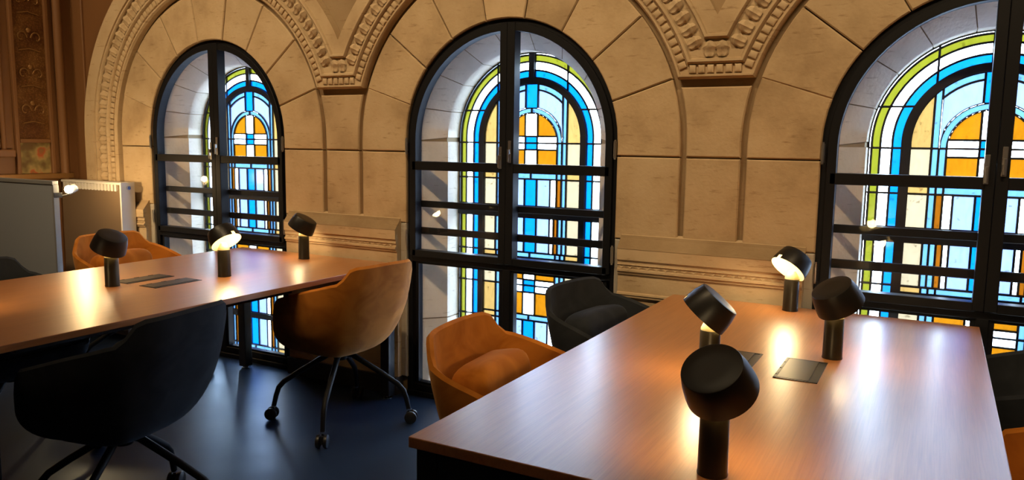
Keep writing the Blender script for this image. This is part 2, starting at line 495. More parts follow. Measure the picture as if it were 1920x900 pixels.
def place_along(path, step, me, name, parent, y, flip=False, lo=0):
    """path: list of (x, z); puts shared pieces at equal spacing, z axis of the piece pointing to the left of travel"""
    segs = [(path[i], path[i+1]) for i in range(len(path)-1)]
    L = [math.hypot(b_[0]-a_[0], b_[1]-a_[1]) for a_, b_ in segs]
    tot = sum(L); n_ = max(1, round(tot/step)); s_ = tot/n_
    for k_ in range(n_):
        q = (k_+.5)*s_; i = 0
        while q > L[i] and i < len(L)-1: q -= L[i]; i += 1
        a_, b_ = segs[i]; t_ = q/L[i]
        x, z = a_[0]+(b_[0]-a_[0])*t_, a_[1]+(b_[1]-a_[1])*t_
        an = math.atan2(b_[1]-a_[1], b_[0]-a_[0])
        if z > 2.62: continue
        o = link(name, me, parent, (x, y, z)); o.rotation_euler = (0, -an + (pi if flip else 0), 0)
        if not flip: o.scale = (.9, 1, .86)
def spandrel(cl, crr):
    K = .86
    rows = [[(x, D-d, z) for x, z in spandrel_path(cl, crr, o*K)] for o, d in PROF]
    sp = MB().grid(rows).obj('spandrel_moulding', 'limestone_moulding', wall, True)
    p = spandrel_path(cl, crr, .046*K); n_ = len(p)//2
    q = spandrel_path(cl, crr, .145*K)
    for pth, st, me, nm in ((p, .0365, BEAD, 'bead'), (q, .062, LEAF, 'leaf')):
        place_along(pth[:n_], st, me, nm, sp, D-.016)
        a_, b_ = pth[n_-1], pth[n_]; g = .02 if me is BEAD else .025
        place_along([(a_[0]+g, a_[1]), (b_[0]-g, b_[1])], st, me, nm, sp, D-.016)
        place_along(pth[n_:], st, me, nm, sp, D-.016)
for i in (0, 1): spandrel(WX[i], WX[i+1])
# the leftmost arch keeps its whole band, running down to the springing stone
PROF_L = PROF[:-2] + [(.222, .022), (.226, .034), (.318, .040), (.326, .030), (.328, -.028)]
def left_path(o, n_=30):
    return arc(WX[0], ZS, R0+o, 90, 180, n_) + [(WX[0]-R0-o, 1.30), (WX[0]-R0-o, 1.16), (WX[0]-R0-o, .6), (WX[0]-R0-o, .05)]
rows = [[(x, D-d, z) for x, z in left_path(o)] for o, d in PROF_L]
al = MB().grid(rows).obj('arch_moulding', 'limestone_moulding', wall, True)
place_along(left_path(.046)[:-1], .0365, BEAD, 'bead', al, D-.016, True)
place_along(left_path(.145)[:-1], .062, LEAF, 'leaf', al, D-.016, True)

# brown painted plaster between the leftmost arch and the corner
cp_ = [(XL, .0), (WX[0]-R0-.27, .0)] + [(WX[0]-(R0+.27)*math.cos(R(a)), ZS+(R0+.27)*math.sin(R(a))) for a in range(0, 91, 6)] + [(WX[0], 3.6), (XL, 3.6)]
MB().prism(cp_, D+.020, D+.05).obj('corner_plaster', 'pilaster_brown', wall)
MB().prism([(XL+.10, .0), (XL+.15, .0), (XL+.15, 3.6), (XL+.10, 3.6)], D+.002, D+.03, .006).obj('corner_bead', 'pilaster_brown', wall)

# dado mouldings on the piers
DADO = [(-.02, .985), (.004, .975), (.010, .962), (.044, .922), (.050, .916), (.050, .866), (.042, .863), (.042, .846), (.046, .844), (.040, .840), (.040, .826),
        (.048, .823), (.048, .813), (.040, .810), (.040, .800), (.032, .797), (.032, .716), (.040, .712), (.042, .704), (.038, .700), (.038, .692), (.026, .688), (.026, .10), (-.02, .10)]
def dado(x0, x1):
    mb = MB(); n_ = len(DADO)
    vs = [(x0, D-d, z) for d, z in DADO] + [(x1, D-d, z) for d, z in DADO]
    fs = [(i, i+1, n_+i+1, n_+i) for i in range(n_-1)] + [tuple(range(n_-1, -1, -1)), tuple(range(n_, 2*n_))]
    o = mb.add(vs, fs).obj('dado_moulding', 'limestone_moulding', wall)
    lg = MB().add([(x, D-d-.0015, z+.001) for x in (x0, x1) for d, z in DADO[1:5]], [(i, i+1, i+5, i+4) for i in range(3)])
    lg.obj('ledge', 'dark_limestone', o)  # sloping ledge coloured darker than the rest of the dado
    cv = MB(); x = x0+.02; k_ = 0          # the shallow carved ribbon in the sunk band
    while x < x1-.02:
        zc = .833; s_ = 1 if k_ % 2 else -1
        cv.add([(x-.014, D-.040, zc-.006*s_), (x, D-.047, zc+.006*s_), (x+.014, D-.040, zc-.006*s_), (x, D-.044, zc-.002*s_)], [(0, 1, 3), (1, 2, 3)])
        x += .021; k_ += 1
    c_ = cv.obj('carved_band', 'limestone_moulding', o); c_['kind'] = 'stuff'
    MB().box((x0, D-.045, 0), (x1, D+.02, .10)).obj('skirting', 'baseboard_paint', wall)
for xm in MIDS:
    dado(xm-half+A+.035, xm+half-A-.035)
dado(-4.70, WX[0]-A-.035)

# reveals of light stone behind each window
RS = [(.612, .055), (.556, .058), (.446, .178), (.446, .330)]      # half width, depth
def u_pts(r_, z0=-.10, n_=30, cz=ZS):
    return [(r_, z0)] + [(r_, z0+(cz-z0)*i/4) for i in (1, 2, 3)] + arc(0, cz, r_, 0, 180, n_) + [(-r_, z0+(cz-z0)*i/4) for i in (3, 2, 1, 0)]
ZG = 1.413
def rs_pts(r_, depth, off=0., **kw):
    cz = ZS + (ZG-ZS)*max(0, min(1, (depth-.05)/.13))
    return [(x, D+depth, z) for x, z in u_pts(r_+off, cz=cz, **kw)]
rev_me = MB().grid([rs_pts(r_, d, .005) for r_, d in RS]).mesh('reveal', 'mortar', False, False)
sill_me = MB().box((-.62, D+.05, -.14), (.62, D+.34, -.085)).mesh('reveal_sill', 'reveal_stone')
def splay_block(seg_pts):
    """seg_pts: list of (angle or z) boundaries -> a thin shell piece on the splay and the straight part"""
    rows = []
    for r_, d in RS[1:]:
        cz = ZS + (ZG-ZS)*max(0, min(1, (d-.05)/.13))
        row = []
        for kind, val, s in seg_pts:
            if kind == 'z': row.append((s*r_, D+d, val + (cz-ZS)*0))
            else: row.append((r_*math.cos(R(val)), D+d, cz + r_*math.sin(R(val))))
        rows.append(row)
    return MB().grid(rows).mesh('reveal_stone', 'reveal_stone', True)
blocks = []
for i in range(9):
    a0 = 0 if i == 0 else ANG[i-1]; a1 = 180 if i == 8 else ANG[i]
    blocks.append(splay_block([('a', a0+.25+(a1-a0-.5)*q/5, 1) for q in range(6)]))
for s in (1, -1):
    zz = [-.10, .42, .90, ZS]
    for i in range(3):
        blocks.append(splay_block([('z', zz[i]+.003, s), ('z', zz[i+1]-.003, s)]))
for xc in WX:
    rv = link('reveal', rev_me, wall, (xc, 0, 0))
    link('reveal_sill', sill_me, rv)
    for me in blocks: link('reveal_stone', me, rv)

# ------------------------------------------------------------------ stained glass and casements (built once, copied)
YG = D + T
E0, E1, E2, E3, E4, E5 = .446, .434, .400, .355, .317, .287
YX, S1, S2, CX = .207, .180, .152, .036
BAR = 1.390
panes = []      # (polygon, glass)
def rect(x0, x1, z0, z1, g): panes.append(([(x0, z0), (x1, z0), (x1, z1), (x0, z1)], g))
def both(x0, x1, z0, z1, g): rect(x0, x1, z0, z1, g); rect(-x1, -x0, z0, z1, g)
def mirror(poly, g):
    panes.append((poly, g)); panes.append(([(-x, z) for x, z in poly][::-1], g))
# outer rings
HC, VC = .150, .205
def ang_h(r_, h_): return math.degrees(math.asin(min(1, h_/r_)))
def ang_v(r_, x_): return math.degrees(math.acos(min(1, x_/r_)))
for ro, ri, g in ((E0, E1, 'glass_white'), (E1, E2, 'glass_green'), (E2, E3, 'glass_white'), (E3, E4, 'glass_blue')):
    cuts = lambda r_: [-ang_h(r_, ZG-BAR), ang_h(r_, HC), ang_v(r_, VC), ang_v(r_, .016)]
    co, ci = cuts(ro), cuts(ri)
    for i in range(3):
        if ro == E0 and i == 2 and False: continue
        mirror(arc(0, ZG, ro, co[i], co[i+1], 8) + arc(0, ZG, ri, ci[i+1], ci[i], 8), g)
    zl = [BAR, 1.20, 1.055, .995, .806, .626, .435, .234, .199, .013, -.06]
    for i in range(len(zl)-1):
        if zl[i] in (1.055, .234): continue
        both(ri, ro, zl[i+1], zl[i], g)
# inside the iron band, above the bar
def arc_to(cx, cz, r_, xa, xb, n_):        # arc points between two x positions (upper half)
    return [(xa+(xb-xa)*i/n_, cz+math.sqrt(max(0, r_*r_-(xa+(xb-xa)*i/n_-cx)**2))) for i in range(n_+1)]
xo = math.sqrt(E5*E5-(ZG-BAR)**2)
mirror([(YX, BAR), (xo, BAR)] + arc(0, ZG, E5, -4.6, ang_v(E5, YX), 9)[1:], 'glass_yellow')
mirror([(S1, BAR), (YX, BAR)] + arc_to(0, ZG, E5, YX, S1, 3), 'glass_light_blue')
RL = .256
mirror(arc_to(0, ZG, RL, CX, S1, 6) + arc_to(0, ZG, E5, S1, CX, 6), 'glass_light_blue')
ZR = 1.395
pts = arc_to(0, ZR, S1, S1, CX, 8)
mirror(arc_to(0, ZG, RL, CX, S1, 6)[::-1] + [] + [(CX, p) for p in ()] + arc_to(0, ZR, S1, CX, S1-.001, 10), 'glass_pale')
rect(-CX, CX, ZR+math.sqrt(S1*S1-CX*CX), ZG+.286, 'glass_blue')
mirror(arc(0, ZR, S1, -1.6, 90, 10) + arc(0, ZR, S2, 90, -1.9, 10), 'glass_light_blue')
C1, C2 = 1.425, 1.355
mirror([(CX, C1), (S2-.003, C1)] + arc(0, ZR, S2, 11.4, ang_v(S2, CX), 8)[1:], 'glass_orange')
panes.append(([(-CX, C1), (CX, C1)] + arc_to(0, ZR, S2, CX, -CX, 4), 'glass_white'))
def cross(z0, z1):
    rect(-CX, CX, z0, z1, 'glass_blue'); both(CX, S2, z0, z1, 'glass_white')
def oranges(z0, z1, g='glass_white'):
    rect(-CX, CX, z0, z1, g); both(CX, S2, z0, z1, 'glass_orange')
def lights(z0, z1):
    both(0, S2, z0, z1, 'glass_light_blue')
def tall(z0, z1, kind):
    rect(-CX, CX, z0, z1, 'glass_blue')
    both(CX, .116, z0, z1, 'glass_pale')
    if kind == 1:
        both(.116, S2, z0, z1, 'glass_white'); both(S2, S1, z0, z1, 'glass_rust'); both(S1, YX, z0, z1, 'glass_light_blue'); both(YX, E5, z0, z1, 'glass_cream')
    else:
        both(.116, .139, z0, z1, 'glass_white'); both(.139, .163, z0, z1, 'glass_rust'); both(.163, .188, z0, z1, 'glass_light_blue')
        both(.188, .213, z0, z1, 'glass_light_blue'); both(.213, E5, z0, z1, 'glass_cream')
def sides(z0, z1, gy):
    both(S2, S1, z0, z1, 'glass_light_blue'); both(S1, YX, z0, z1, 'glass_light_blue'); both(YX, E5, z0, z1, gy)
cross(BAR, C1); cross(C2, BAR)
oranges(1.238, C2); lights(1.20, 1.238); sides(1.238, BAR, 'glass_cream'); sides(1.20, 1.238, 'glass_yellow')
tall(1.055, 1.20, 1); tall(.895, .995, 2); tall(.806, .895, 2)
lights(.777, .806); sides(.777, .806, 'glass_yellow')
oranges(.657, .777); cross(.626, .657); cross(.587, .626); oranges(.464, .587); sides(.626, .777, 'glass_cream'); sides(.464, .626, 'glass_yellow')
lights(.433, .464); sides(.433, .464, 'glass_yellow')
tall(.234, .433, 1); tall(.013, .199, 1)
lights(-.02, .013); oranges(-.06, -.02); sides(-.06, .013, 'glass_yellow')

win = empty('window_2', (XC, 0, 0))
came = MB(); LW = .0044
glass_objs = []
for poly, g in panes:
    ins = inset(poly, LW); n_ = len(poly)
    vs = [(x, YG-.005, z) for x, z in poly] + [(x, YG-.005, z) for x, z in ins] + [(x, YG+.006, z) for x, z in ins]
    fs = []
    for i in range(n_):
        j = (i+1) % n_
        fs += [(i, j, n_+j, n_+i), (n_+i, n_+j, 2*n_+j, 2*n_+i)]
    came.add(vs, fs)
sg = came.obj('stained_glass', 'lead', win, fix=False)
for poly, g in panes:
    ins = inset(poly, LW*.6)
    MB().add([(x, YG+.001, z) for x, z in ins], [tuple(range(len(ins)))]).obj('glass_piece', g, sg, fix=False)
# iron armature: band along the arch, its two legs, the stub at the crown and the flat cross bars
def uband(r0, r1, z0, cz, y0, y1, n_=36, a0=0, a1=180, legs=(1, 1)):
    o = ([(r1, z0)] if legs[0] else []) + arc(0, cz, r1, a0, a1, n_) + ([(-r1, z0)] if legs[1] else [])
    i = ([(r0, z0)] if legs[0] else []) + arc(0, cz, r0, a0, a1, n_) + ([(-r0, z0)] if legs[1] else [])
    k_ = len(o)
    rows = [[(x, y0, z) for x, z in i], [(x, y0, z) for x, z in o], [(x, y1, z) for x, z in o], [(x, y1, z) for x, z in i], [(x, y0, z) for x, z in i]]
    mb = MB().grid(rows)
    for e_ in (0, k_-1): mb.add([r_[e_] for r_ in rows[:4]], [(0, 1, 2, 3)])
    return mb
ir = uband(E5-.001, E4+.001, -.06, ZG, YG-.014, YG+.014)
ir.box((-.016, YG-.014, ZG+E4-.01), (.016, YG+.014, ZG+E0+.004))
ir.obj('iron_band', 'iron', sg)
for z0, z1 in ((.995, 1.055), (.199, .234)):
    MB().box((-E0, YG-.016, z0), (E0, YG+.014, z1)).obj('iron_bar', 'iron', sg)
sb = MB()
for z in (BAR, 1.20, .806, .626, .435, .013): sb.box((-E0, YG-.010, z-.004), (E0, YG-.003, z+.004))
sb.obj('saddle_bar', 'iron', sg)
ed = uband(E0-.004, E0+.012, -.08, ZG, YG-.008, YG+.012); ed.obj('glass_surround', 'lead', sg)

# black steel frame and casements
MX = .012
y0, y1 = D+.022, D+.075
fr = uband(.572, .606, .0, ZS, y0, y1)
fr.box((-.575, y0, .746), (.575, y1, .776)).box((-.575, y0, .028), (.575, y1, .066)).box((-.60, y0-.015, 0), (.60, y1, .028))
fr.box((MX-.022, y0, .06), (MX+.022, y1, .75))
frame = fr.obj('window_frame', 'black_steel', win); bevel(frame, .003, 1)
rl = MB()
for s in (-1, 1):
    xa, xb = (-.545, MX-.03) if s < 0 else (MX+.03, .545)
    rl.box((xa-.008, y0+.008, .064), (xa+.010, y1-.008, .748)).box((xb-.010, y0+.008, .064), (xb+.008, y1-.008, .748)).box((xa, y0+.008, .064), (xb, y1-.008, .078)).box((xa, y0+.008, .735), (xb, y1-.008, .748))
rl.obj('fixed_light_bead', 'black_steel', win)
# projecting leaves
def leaf_half(s):
    yl0, yl1 = D+.004, D+.062
    c = uband(.538, .574, .78, ZS, yl0, yl1, 20, 0 if s > 0 else 90, 90 if s > 0 else 180, (s > 0, s < 0))
    cs = empty('casement') if False else None
    xin = MX if s > 0 else MX
    w = .043
    x0, x1 = (MX+.0005, MX+w) if s > 0 else (MX-w+.004, MX-.0005)
    zt_ = ZS + math.sqrt(.574**2-max(abs(x0), abs(x1))**2) + .004
    c.box((x0, yl0-.004, .78), (x1, yl1, zt_))
    xa, xb = sorted((s*.56, x0 if s > 0 else x1))
    c.box((xa, yl0, .776), (xb, yl1, .812)).box((xa, yl0, 1.240), (xb, yl1, 1.286))
    o = c.obj('casement', 'black_steel', win); bevel(o, .002, 1)
    # clear panes: arched top and the rectangular one below
    yp = D+.034
    xi = x1 if s > 0 else x0
    n_ = 12; pl = [(xi+(s*.54-xi)*i/n_, ZS + math.sqrt(max(0, .54**2-(xi+(s*.54-xi)*i/n_)**2))) for i in range(n_+1)]
    pts_ = [(xi, 1.286)] + pl + [(s*.54, 1.286)]
    MB().add([(x, yp, z) for x, z in pts_], [tuple(range(len(pts_)))]).obj('glass_pane', 'clear_glass', o)
    MB().add([(xi, yp, .812), (s*.54, yp, .812), (s*.54, yp, 1.24), (xi, yp, 1.24)], [(0, 1, 2, 3)]).obj('glass_pane', 'clear_glass', o)
    for z in (1.365, .875):
        h_ = MB().tube([(s*.590, D-.004, z-.038), (s*.590, D-.004, z+.038)], .0075, 10).tube([(s*.590, D-.004, z-.045), (s*.590, D-.004, z+.045)], .005, 8)
        h_.obj('hinge', 'dull_steel', o, True)
    xh = MX+.024*s - (.006 if s < 0 else 0)
    zt0 = 1.345 if s > 0 else 1.315
    hb = MB().box((xh-.009, yl0-.010, zt0-.055), (xh+.009, yl0-.004, zt0+.055)).box((xh-.006, yl0-.022, zt0-.012), (xh+.006, yl0-.010, zt0+.012))
    hb.box((xh-.005, yl0-.026, zt0-.05), (xh+.005, yl0-.020, zt0+.012))
    bevel(hb.obj('latch', 'dull_steel', o), .002, 1)
    MB().add([(MX+s*.03, D+.05, .078), (s*.545, D+.05, .078), (s*.545, D+.05, .735), (MX+s*.03, D+.05, .735)], [(0, 1, 2, 3)]).obj('fixed_pane', 'clear_glass', win)
for s in (-1, 1): leaf_half(s)
for z0, z1 in ((1.039, 1.074), (.892, .930)):
    gb = MB().box((-.566, D+.064, z0), (.566, D+.078, z1)).obj('guard_bar', 'black_steel', win); bevel(gb, .003, 1)
w1 = copy_tree(win); w1.name = 'window_1'; w1.location.x = WX[0]
w3 = copy_tree(win); w3.name = 'window_3'; w3.location.x = WX[2]
tag(w1, 'round arched stained glass window nearest the radiator, at the end of the left table', 'window', 'arched stained glass windows', 'structure')
tag(win, 'round arched stained glass window between the two tables, reaching down to the floor', 'window', 'arched stained glass windows', 'structure')
tag(w3, 'round arched stained glass window at the far end of the right table, cut by the frame', 'window', 'arched stained glass windows', 'structure')

# left wall: gilded panelling beside the window wall
wl = MB().box((XL-.1, YF-.1, 0), (XL, D+.03, CEIL)).obj('wall_left', 'pilaster_brown')
tag(wl, 'dark brown wall with gilded ornament panels in the left corner', 'wall', kind='structure')
pn = MB().box((XL-.01, 2.995, 1.36), (XL+.012, 3.20, 3.6)).obj('mosaic_panel', 'gilded_mosaic', wl)
fr_ = MB()
for ya, yb in ((2.968, 2.995), (3.20, 3.228)): fr_.box((XL, ya, 1.10), (XL+.030, yb, 3.6))
fr_.box((XL, 2.995, 1.345), (XL+.030, 3.20, 1.372))
bevel(fr_.obj('panel_frame', 'pilaster_brown', wl), .006, 2)
MB().box((XL-.01, 2.995, 1.14), (XL+.010, 3.20, 1.345)).obj('flower_panel', 'painted_flowers', wl)
fl = MB()
for i in range(5): fl.tube([(XL+.004, 2.72+i*.045, 1.30), (XL+.004, 2.72+i*.045, 3.6)], .017, 10)
fl.obj('fluted_pilaster', 'pilaster_brown', wl, True)
bevel(MB().box((XL, 2.69, 1.25), (XL+.045, 2.955, 1.30)).obj('pilaster_base', 'pilaster_brown', wl), .008, 2)
bevel(MB().box((XL, 2.6, 1.10), (XL+.05, 3.34, 1.138)).obj('panel_ledge', 'gilt', wl), .006, 2)
cl_ = MB().tube([(XL+.02, 3.292, .0), (XL+.02, 3.292, 3.6)], .030, 12)
cl_.obj('corner_shaft', 'pilaster_brown', wl, True)
# applied gilt ornament: stacked scrolls and bosses
for zc in (1.56, 1.80, 2.04, 2.28, 2.52):
    orn = MB(); ym = 3.0975; X_ = XL+.016
    for s in (-1, 1):
        pth = []
        for i in range(15):
            a = i/14*1.6*pi; rr = .012+.036*(1-i/14)
            pth.append((X_, ym+s*(.050-rr*math.cos(a)*.8), zc+rr*math.sin(a)))
        orn.tube(pth, .0045, 6)
    orn.tube([(X_, ym-.07, zc-.085), (X_, ym, zc-.070), (X_, ym+.07, zc-.085)], .004, 6)
    orn.lathe([(0, .008), (.012, .006), (.017, 0)], 10, Matrix.Translation((X_, ym, zc+.05)) @ Matrix.Rotation(pi/2, 4, 'Y'))
    orn.obj('gilt_scroll', 'gilt', wl, True)
MB().box((XL, 2.6, 0), (XL+.02, D, .12)).obj('skirting', 'baseboard_paint', wl)

# wall washers (seen only as reflections in the panes)
for x, lab in ((-4.3, 'slim white wall washer above the left corner'), (-1.9, 'slim white wall washer above the gap between the tables'), (.6, 'slim white wall washer above the right table')):
    cl0 = empty('ceiling_lamp', (x, .9, CEIL-.10))
    bevel(MB().box((-.68, -.07, 0), (.68, .07, .10)).obj('housing', 'white_paint', cl0), .008, 2)
    MB().box((-.65, -.05, -.02), (.65, .05, .0)).obj('diffuser', 'diffuser_glow', cl0)
    tag(cl0, lab, 'lamp', 'wall washer lamps')

# ------------------------------------------------------------------ tables
def table(name, x0, x1, ya, yb, sockets, label):
    TZ = .74
    tb = empty(name, ((x0+x1)/2, (ya+yb)/2, 0)); cx, cy = tb.location.x, tb.location.y
    hx, hy = (x1-x0)/2, (yb-ya)/2
    top = MB().box((-hx, -hy, TZ-.025), (hx, hy, TZ)).obj('table_top', 'oak_laminate', tb)
    bevel(top, .002, 2)
    for s in (-1, 1):
        bevel(MB().box((s*(hx-.25)-.02, -hy+.055, TZ-.068), (s*(hx-.25)+.02, hy-.055, TZ-.031)).obj('side_rail', 'table_metal', tb), .003, 1)
        yy = s*(hy-.035)
        bevel(MB().box((-hx+.055, yy-.02, TZ-.095), (hx-.055, yy+.02, TZ-.031)).obj('end_rail', 'table_metal', tb), .003, 1)
    for sx_ in (-1, 1):
        for sy_ in (-1, 1):
            lx, ly = sx_*(hx-.04), sy_*(hy-.04)
            lg = MB().box((lx-.028, ly-.028, .016), (lx+.028, ly+.028, TZ-.028)).obj('leg', 'table_metal', tb); bevel(lg, .003, 1)
            MB().lathe([(0, 0), (.024, 0), (.026, .006), (.012, .008), (.010, .018), (0, .018)], 16, Matrix.Translation((lx, ly, 0))).obj('foot', 'chrome', lg, True)
    bevel(MB().box((-.16, -hy+.35, TZ-.15), (.16, hy-.35, TZ-.135)).obj('cable_tray', 'table_metal', tb), .003, 1)
    for sx0, sx1, sy0, sy1 in sockets:
        sk = MB()
        z0 = TZ-.004; z1 = TZ+.0018; w = .008
        a_ = (sx0-cx, sy0-cy); b_ = (sx1-cx, sy1-cy)
        sk.box((a_[0], a_[1], z0), (b_[0], a_[1]+w, z1)).box((a_[0], b_[1]-w, z0), (b_[0], b_[1], z1))
        sk.box((a_[0], a_[1], z0), (a_[0]+w, b_[1], z1)).box((b_[0]-w, a_[1], z0), (b_[0], b_[1], z1))
        fr1 = sk.obj('power_socket', 'black_plastic', tb)
        MB().box((a_[0]+w, a_[1]+w, z0), (b_[0]-w, b_[1]-w, TZ+.0004)).obj('socket_well', 'black_plastic', fr1)
        lid = MB().box((a_[0]+w+.001, a_[1]+w+.002, TZ+.0005), (b_[0]-.024, b_[1]-w-.002, TZ+.0022)).obj('socket_lid', 'socket_lid', fr1)
        for q in (.2, .5, .8):
            hg = MB(); hg.box((a_[0]+.001, a_[1]+(b_[1]-a_[1])*q-.012, TZ+.001), (a_[0]+.006, a_[1]+(b_[1]-a_[1])*q+.012, TZ+.003))
            hg.obj('lid_hinge', 'black_plastic', fr1)
    return tag(tb, label, 'table', 'long oak work tables')
table('work_table', -.986, .170, 1.34, 3.287, [(-.372, -.254, 2.228, 2.466), (-.562, -.444, 2.228, 2.466)],
      'long oak topped work table in the right foreground, reaching to the window wall')
table('work_table', -3.677, -2.512, 1.22, 3.322, [(-3.055, -2.945, 2.171, 2.415), (-3.245, -3.135, 2.171, 2.415)],
      'long oak topped work table on the left beside the partition panel')

# ------------------------------------------------------------------ table lamps
LAMP_W = 2.4
def lamp(x, y, axis, label, power=LAMP_W, spin=0.):
    lp = empty('desk_lamp', (x, y, .74))
    MB().lathe([(0, 0), (.0300, 0), (.0305, .003), (.0295, .007), (.0285, .126), (.0275, .128), (0, .128)], 32).obj('stem', 'lamp_bronze', lp, True)
    MB().lathe([(.0272, .128), (.0265, .134), (.013, .160), (0, .161)], 32).obj('light_cone', 'lamp_white', lp, True)
    ax = Vector(axis).normalized()
    side = Vector((ax.x, ax.y, 0)); side = side.normalized() if side.length > 1e-3 else Vector((1, 0, 0))
    zx = (-side + ax*ax.dot(side)).normalized()           # radial direction of the raised rim
    zy = ax.cross(zx)
    M = Matrix((zx, zy, ax)).transposed().to_4x4(); M.translation = Vector((0, 0, .193))
    SEG = 48
    prof_o = [(.0735, -.036), (.0725, -.02), (.0690, .006), (.0625, .0315), (.0612, .0342), (.0585, .0352), (.03, .0353), (0, .0353)]
    prof_i = [(.0715, -.036), (.0705, -.02), (.0670, .006), (.0620, .026), (.05, .0315), (.03, .0318), (0, .0318)]
    def skin(prof, nm, mat, parent):
        mb = MB(); n_ = len(prof)
        vs = [M @ Vector((r_*math.cos(2*pi*k_/SEG), r_*math.sin(2*pi*k_/SEG), z)) for k_ in range(SEG) for r_, z in prof]
        fs = []
        for k_ in range(SEG):
            l = (k_+1) % SEG
            for i in range(n_-1):
                if i == 0 and (k_ in (0, SEG-1)): continue     # slot that clears the stem
                fs.append((k_*n_+i, l*n_+i, l*n_+i+1, k_*n_+i+1))
        return mb.add(vs, fs).obj(nm, mat, parent, True)
    sh = skin(prof_o, 'lamp_shade', 'lamp_shade_black', lp)
    skin(prof_i, 'shade_lining', 'lamp_white', sh)
    rim = MB()
    vs = []
    for k_ in range(SEG):
        c_, s_ = math.cos(2*pi*k_/SEG), math.sin(2*pi*k_/SEG)
        vs += [M @ Vector((.0735*c_, .0735*s_, -.036)), M @ Vector((.0715*c_, .0715*s_, -.036))]
    rim.add(vs, [(2*k_, 2*((k_+1) % SEG), 2*((k_+1) % SEG)+1, 2*k_+1) for k_ in range(SEG) if k_ not in (0, SEG-1)])
    rim.obj('shade_rim', 'lamp_shade_black', sh, True)
    l = bpy.data.lights.new('desk_lamp_light', 'POINT'); l.energy = power; l.color = (1, .74, .40); l.shadow_soft_size = .028
    lo = bpy.data.objects.new('desk_lamp_light', l); COL.objects.link(lo); lo.parent = lp
    lo.location = M @ Vector((.010, 0, -.022))
    tag(lp, label, 'lamp', 'tilting black desk lamps')
    return lp
lamp(-.353, 1.489, (-.182, -.598, .78), 'black desk lamp nearest the camera on the right table, top turned to the viewer')
lamp(-.539, 2.171, (.627, .172, .76), 'black desk lamp behind the nearest one, shade tipped right, beside the hidden socket')
lamp(-.484, 3.210, (.413, .565, .714), 'black desk lamp at the window end of the right table, cream underside showing')
lamp(-.251, 2.539, (-.394, -.375, .839), 'black desk lamp just behind the bare socket lid on the right table')
lamp(-3.150, 2.110, (.451, .055, .891), 'black desk lamp left of the two grey sockets on the left table')
lamp(-2.945, 2.544, (-.629, .043, .776), 'black desk lamp mid left table, shade tipped left off its cream cone')
lamp(-3.037, 3.170, (.452, .209, .867), 'black desk lamp by the pier at the wall end of the left table')
lamp(-3.12, 1.47, (.40, -.1, .89), 'black desk lamp at the near end of the left table, beyond the frame')

# ------------------------------------------------------------------ chairs
def sstep(a, b, x):
    t_ = max(0, min(1, (x-a)/(b-a))); return t_*t_*(3-2*t_)
def plan(delta):
    c_, s_ = abs(math.cos(delta)), abs(math.sin(delta))
    return 1/((c_/.270)**3.2 + (s_/.300)**3.2)**(1/3.2)
def rim_h(d):                              # d in degrees from the back
    h_ = .818 - .004*(d/33)**2 if d < 33 else .814
    h_ += (.742-.814)*sstep(32, 45, d)
    h_ -= .104*max(0, min(1, (d-46)/68))
    h_ += (.470-.638)*sstep(114, 136, d)
    return h_
NU, NV = 72, 15
def shell_mesh(mat):
    outer = []
    for j in range(NV+1):
        v_ = j/NV; row = []
        for i in range(NU):
            d = 2*pi*i/NU; dd = abs((math.degrees(d)+180) % 360 - 180)
            Rr = plan(d); h_ = rim_h(dd); ze = .395 + .62*(min(h_, .62)-.40)
            back = 1-sstep(20, 75, dd)
            ph = (.03+.97*v_)*pi/2; q = 1-math.cos(ph)
            r_ = Rr*math.sin(ph)**.60 + back*.055*q**1.3 - (1-back)*.010*q
            z = .352 + (h_-.352)*q
            row.append(Vector((-r_*math.cos(d), r_*math.sin(d), z)))
        outer.append(row)
    inner = []
    for j in range(NV+1):
        row = []
        for i in range(NU):
            p = outer[j][i]
            du = outer[j][(i+1) % NU]-outer[j][i-1]
            dv = outer[min(NV, j+1)][i]-outer[max(0, j-1)][i]
            nn = dv.cross(du)
            nn = nn.normalized() if nn.length > 1e-9 else Vector((0, 0, 1))
            if nn.dot(Vector((-p.x, -p.y, .9))) < 0: nn = -nn
            row.append(p + nn*.022)
        inner.append(row)
    rim = [(a+b_)/2 + (a-outer[NV-1][i])  .normalized()*.010 for i, (a, b_) in enumerate(zip(outer[NV], inner[NV]))]
    mb = MB().grid(outer + [rim] + inner[::-1], True)
    mb.f.append(tuple(range(NU-1, -1, -1)))
    return mb.mesh('seat_shell', mat, True)
def sq(v_, e_): return math.copysign(abs(v_)**e_, v_)
def pillow(a, b_, c_, e1, e2, nm, mat, M=None, nu=28, nv=14):
    mb = MB(); rows = []
    for j in range(nv+1):
        ph = -pi/2 + pi*j/nv; row = []
        for i in range(nu):
            th = 2*pi*i/nu
            p = Vector((a*sq(math.cos(ph), e1)*sq(math.cos(th), e2), b_*sq(math.cos(ph), e1)*sq(math.sin(th), e2), c_*sq(math.sin(ph), e1)))
            row.append(M @ p if M else p)
        rows.append(row)
    return mb.grid(rows, True).mesh(nm, mat, True)
CH = {}
for key, mat in (('orange', 'orange_velvet'), ('dark', 'charcoal_wool')):
    CH[key] = (shell_mesh(mat),
               pillow(.205, .225, .034, .55, .45, 'seat_pad', mat, Matrix.Translation((.020, 0, .488))),
               pillow(.068, .170, .095, .55, .28, 'back_cushion', mat, Matrix.Translation((-.165, 0, .640)) @ Matrix.Rotation(R(-12), 4, 'Y')))
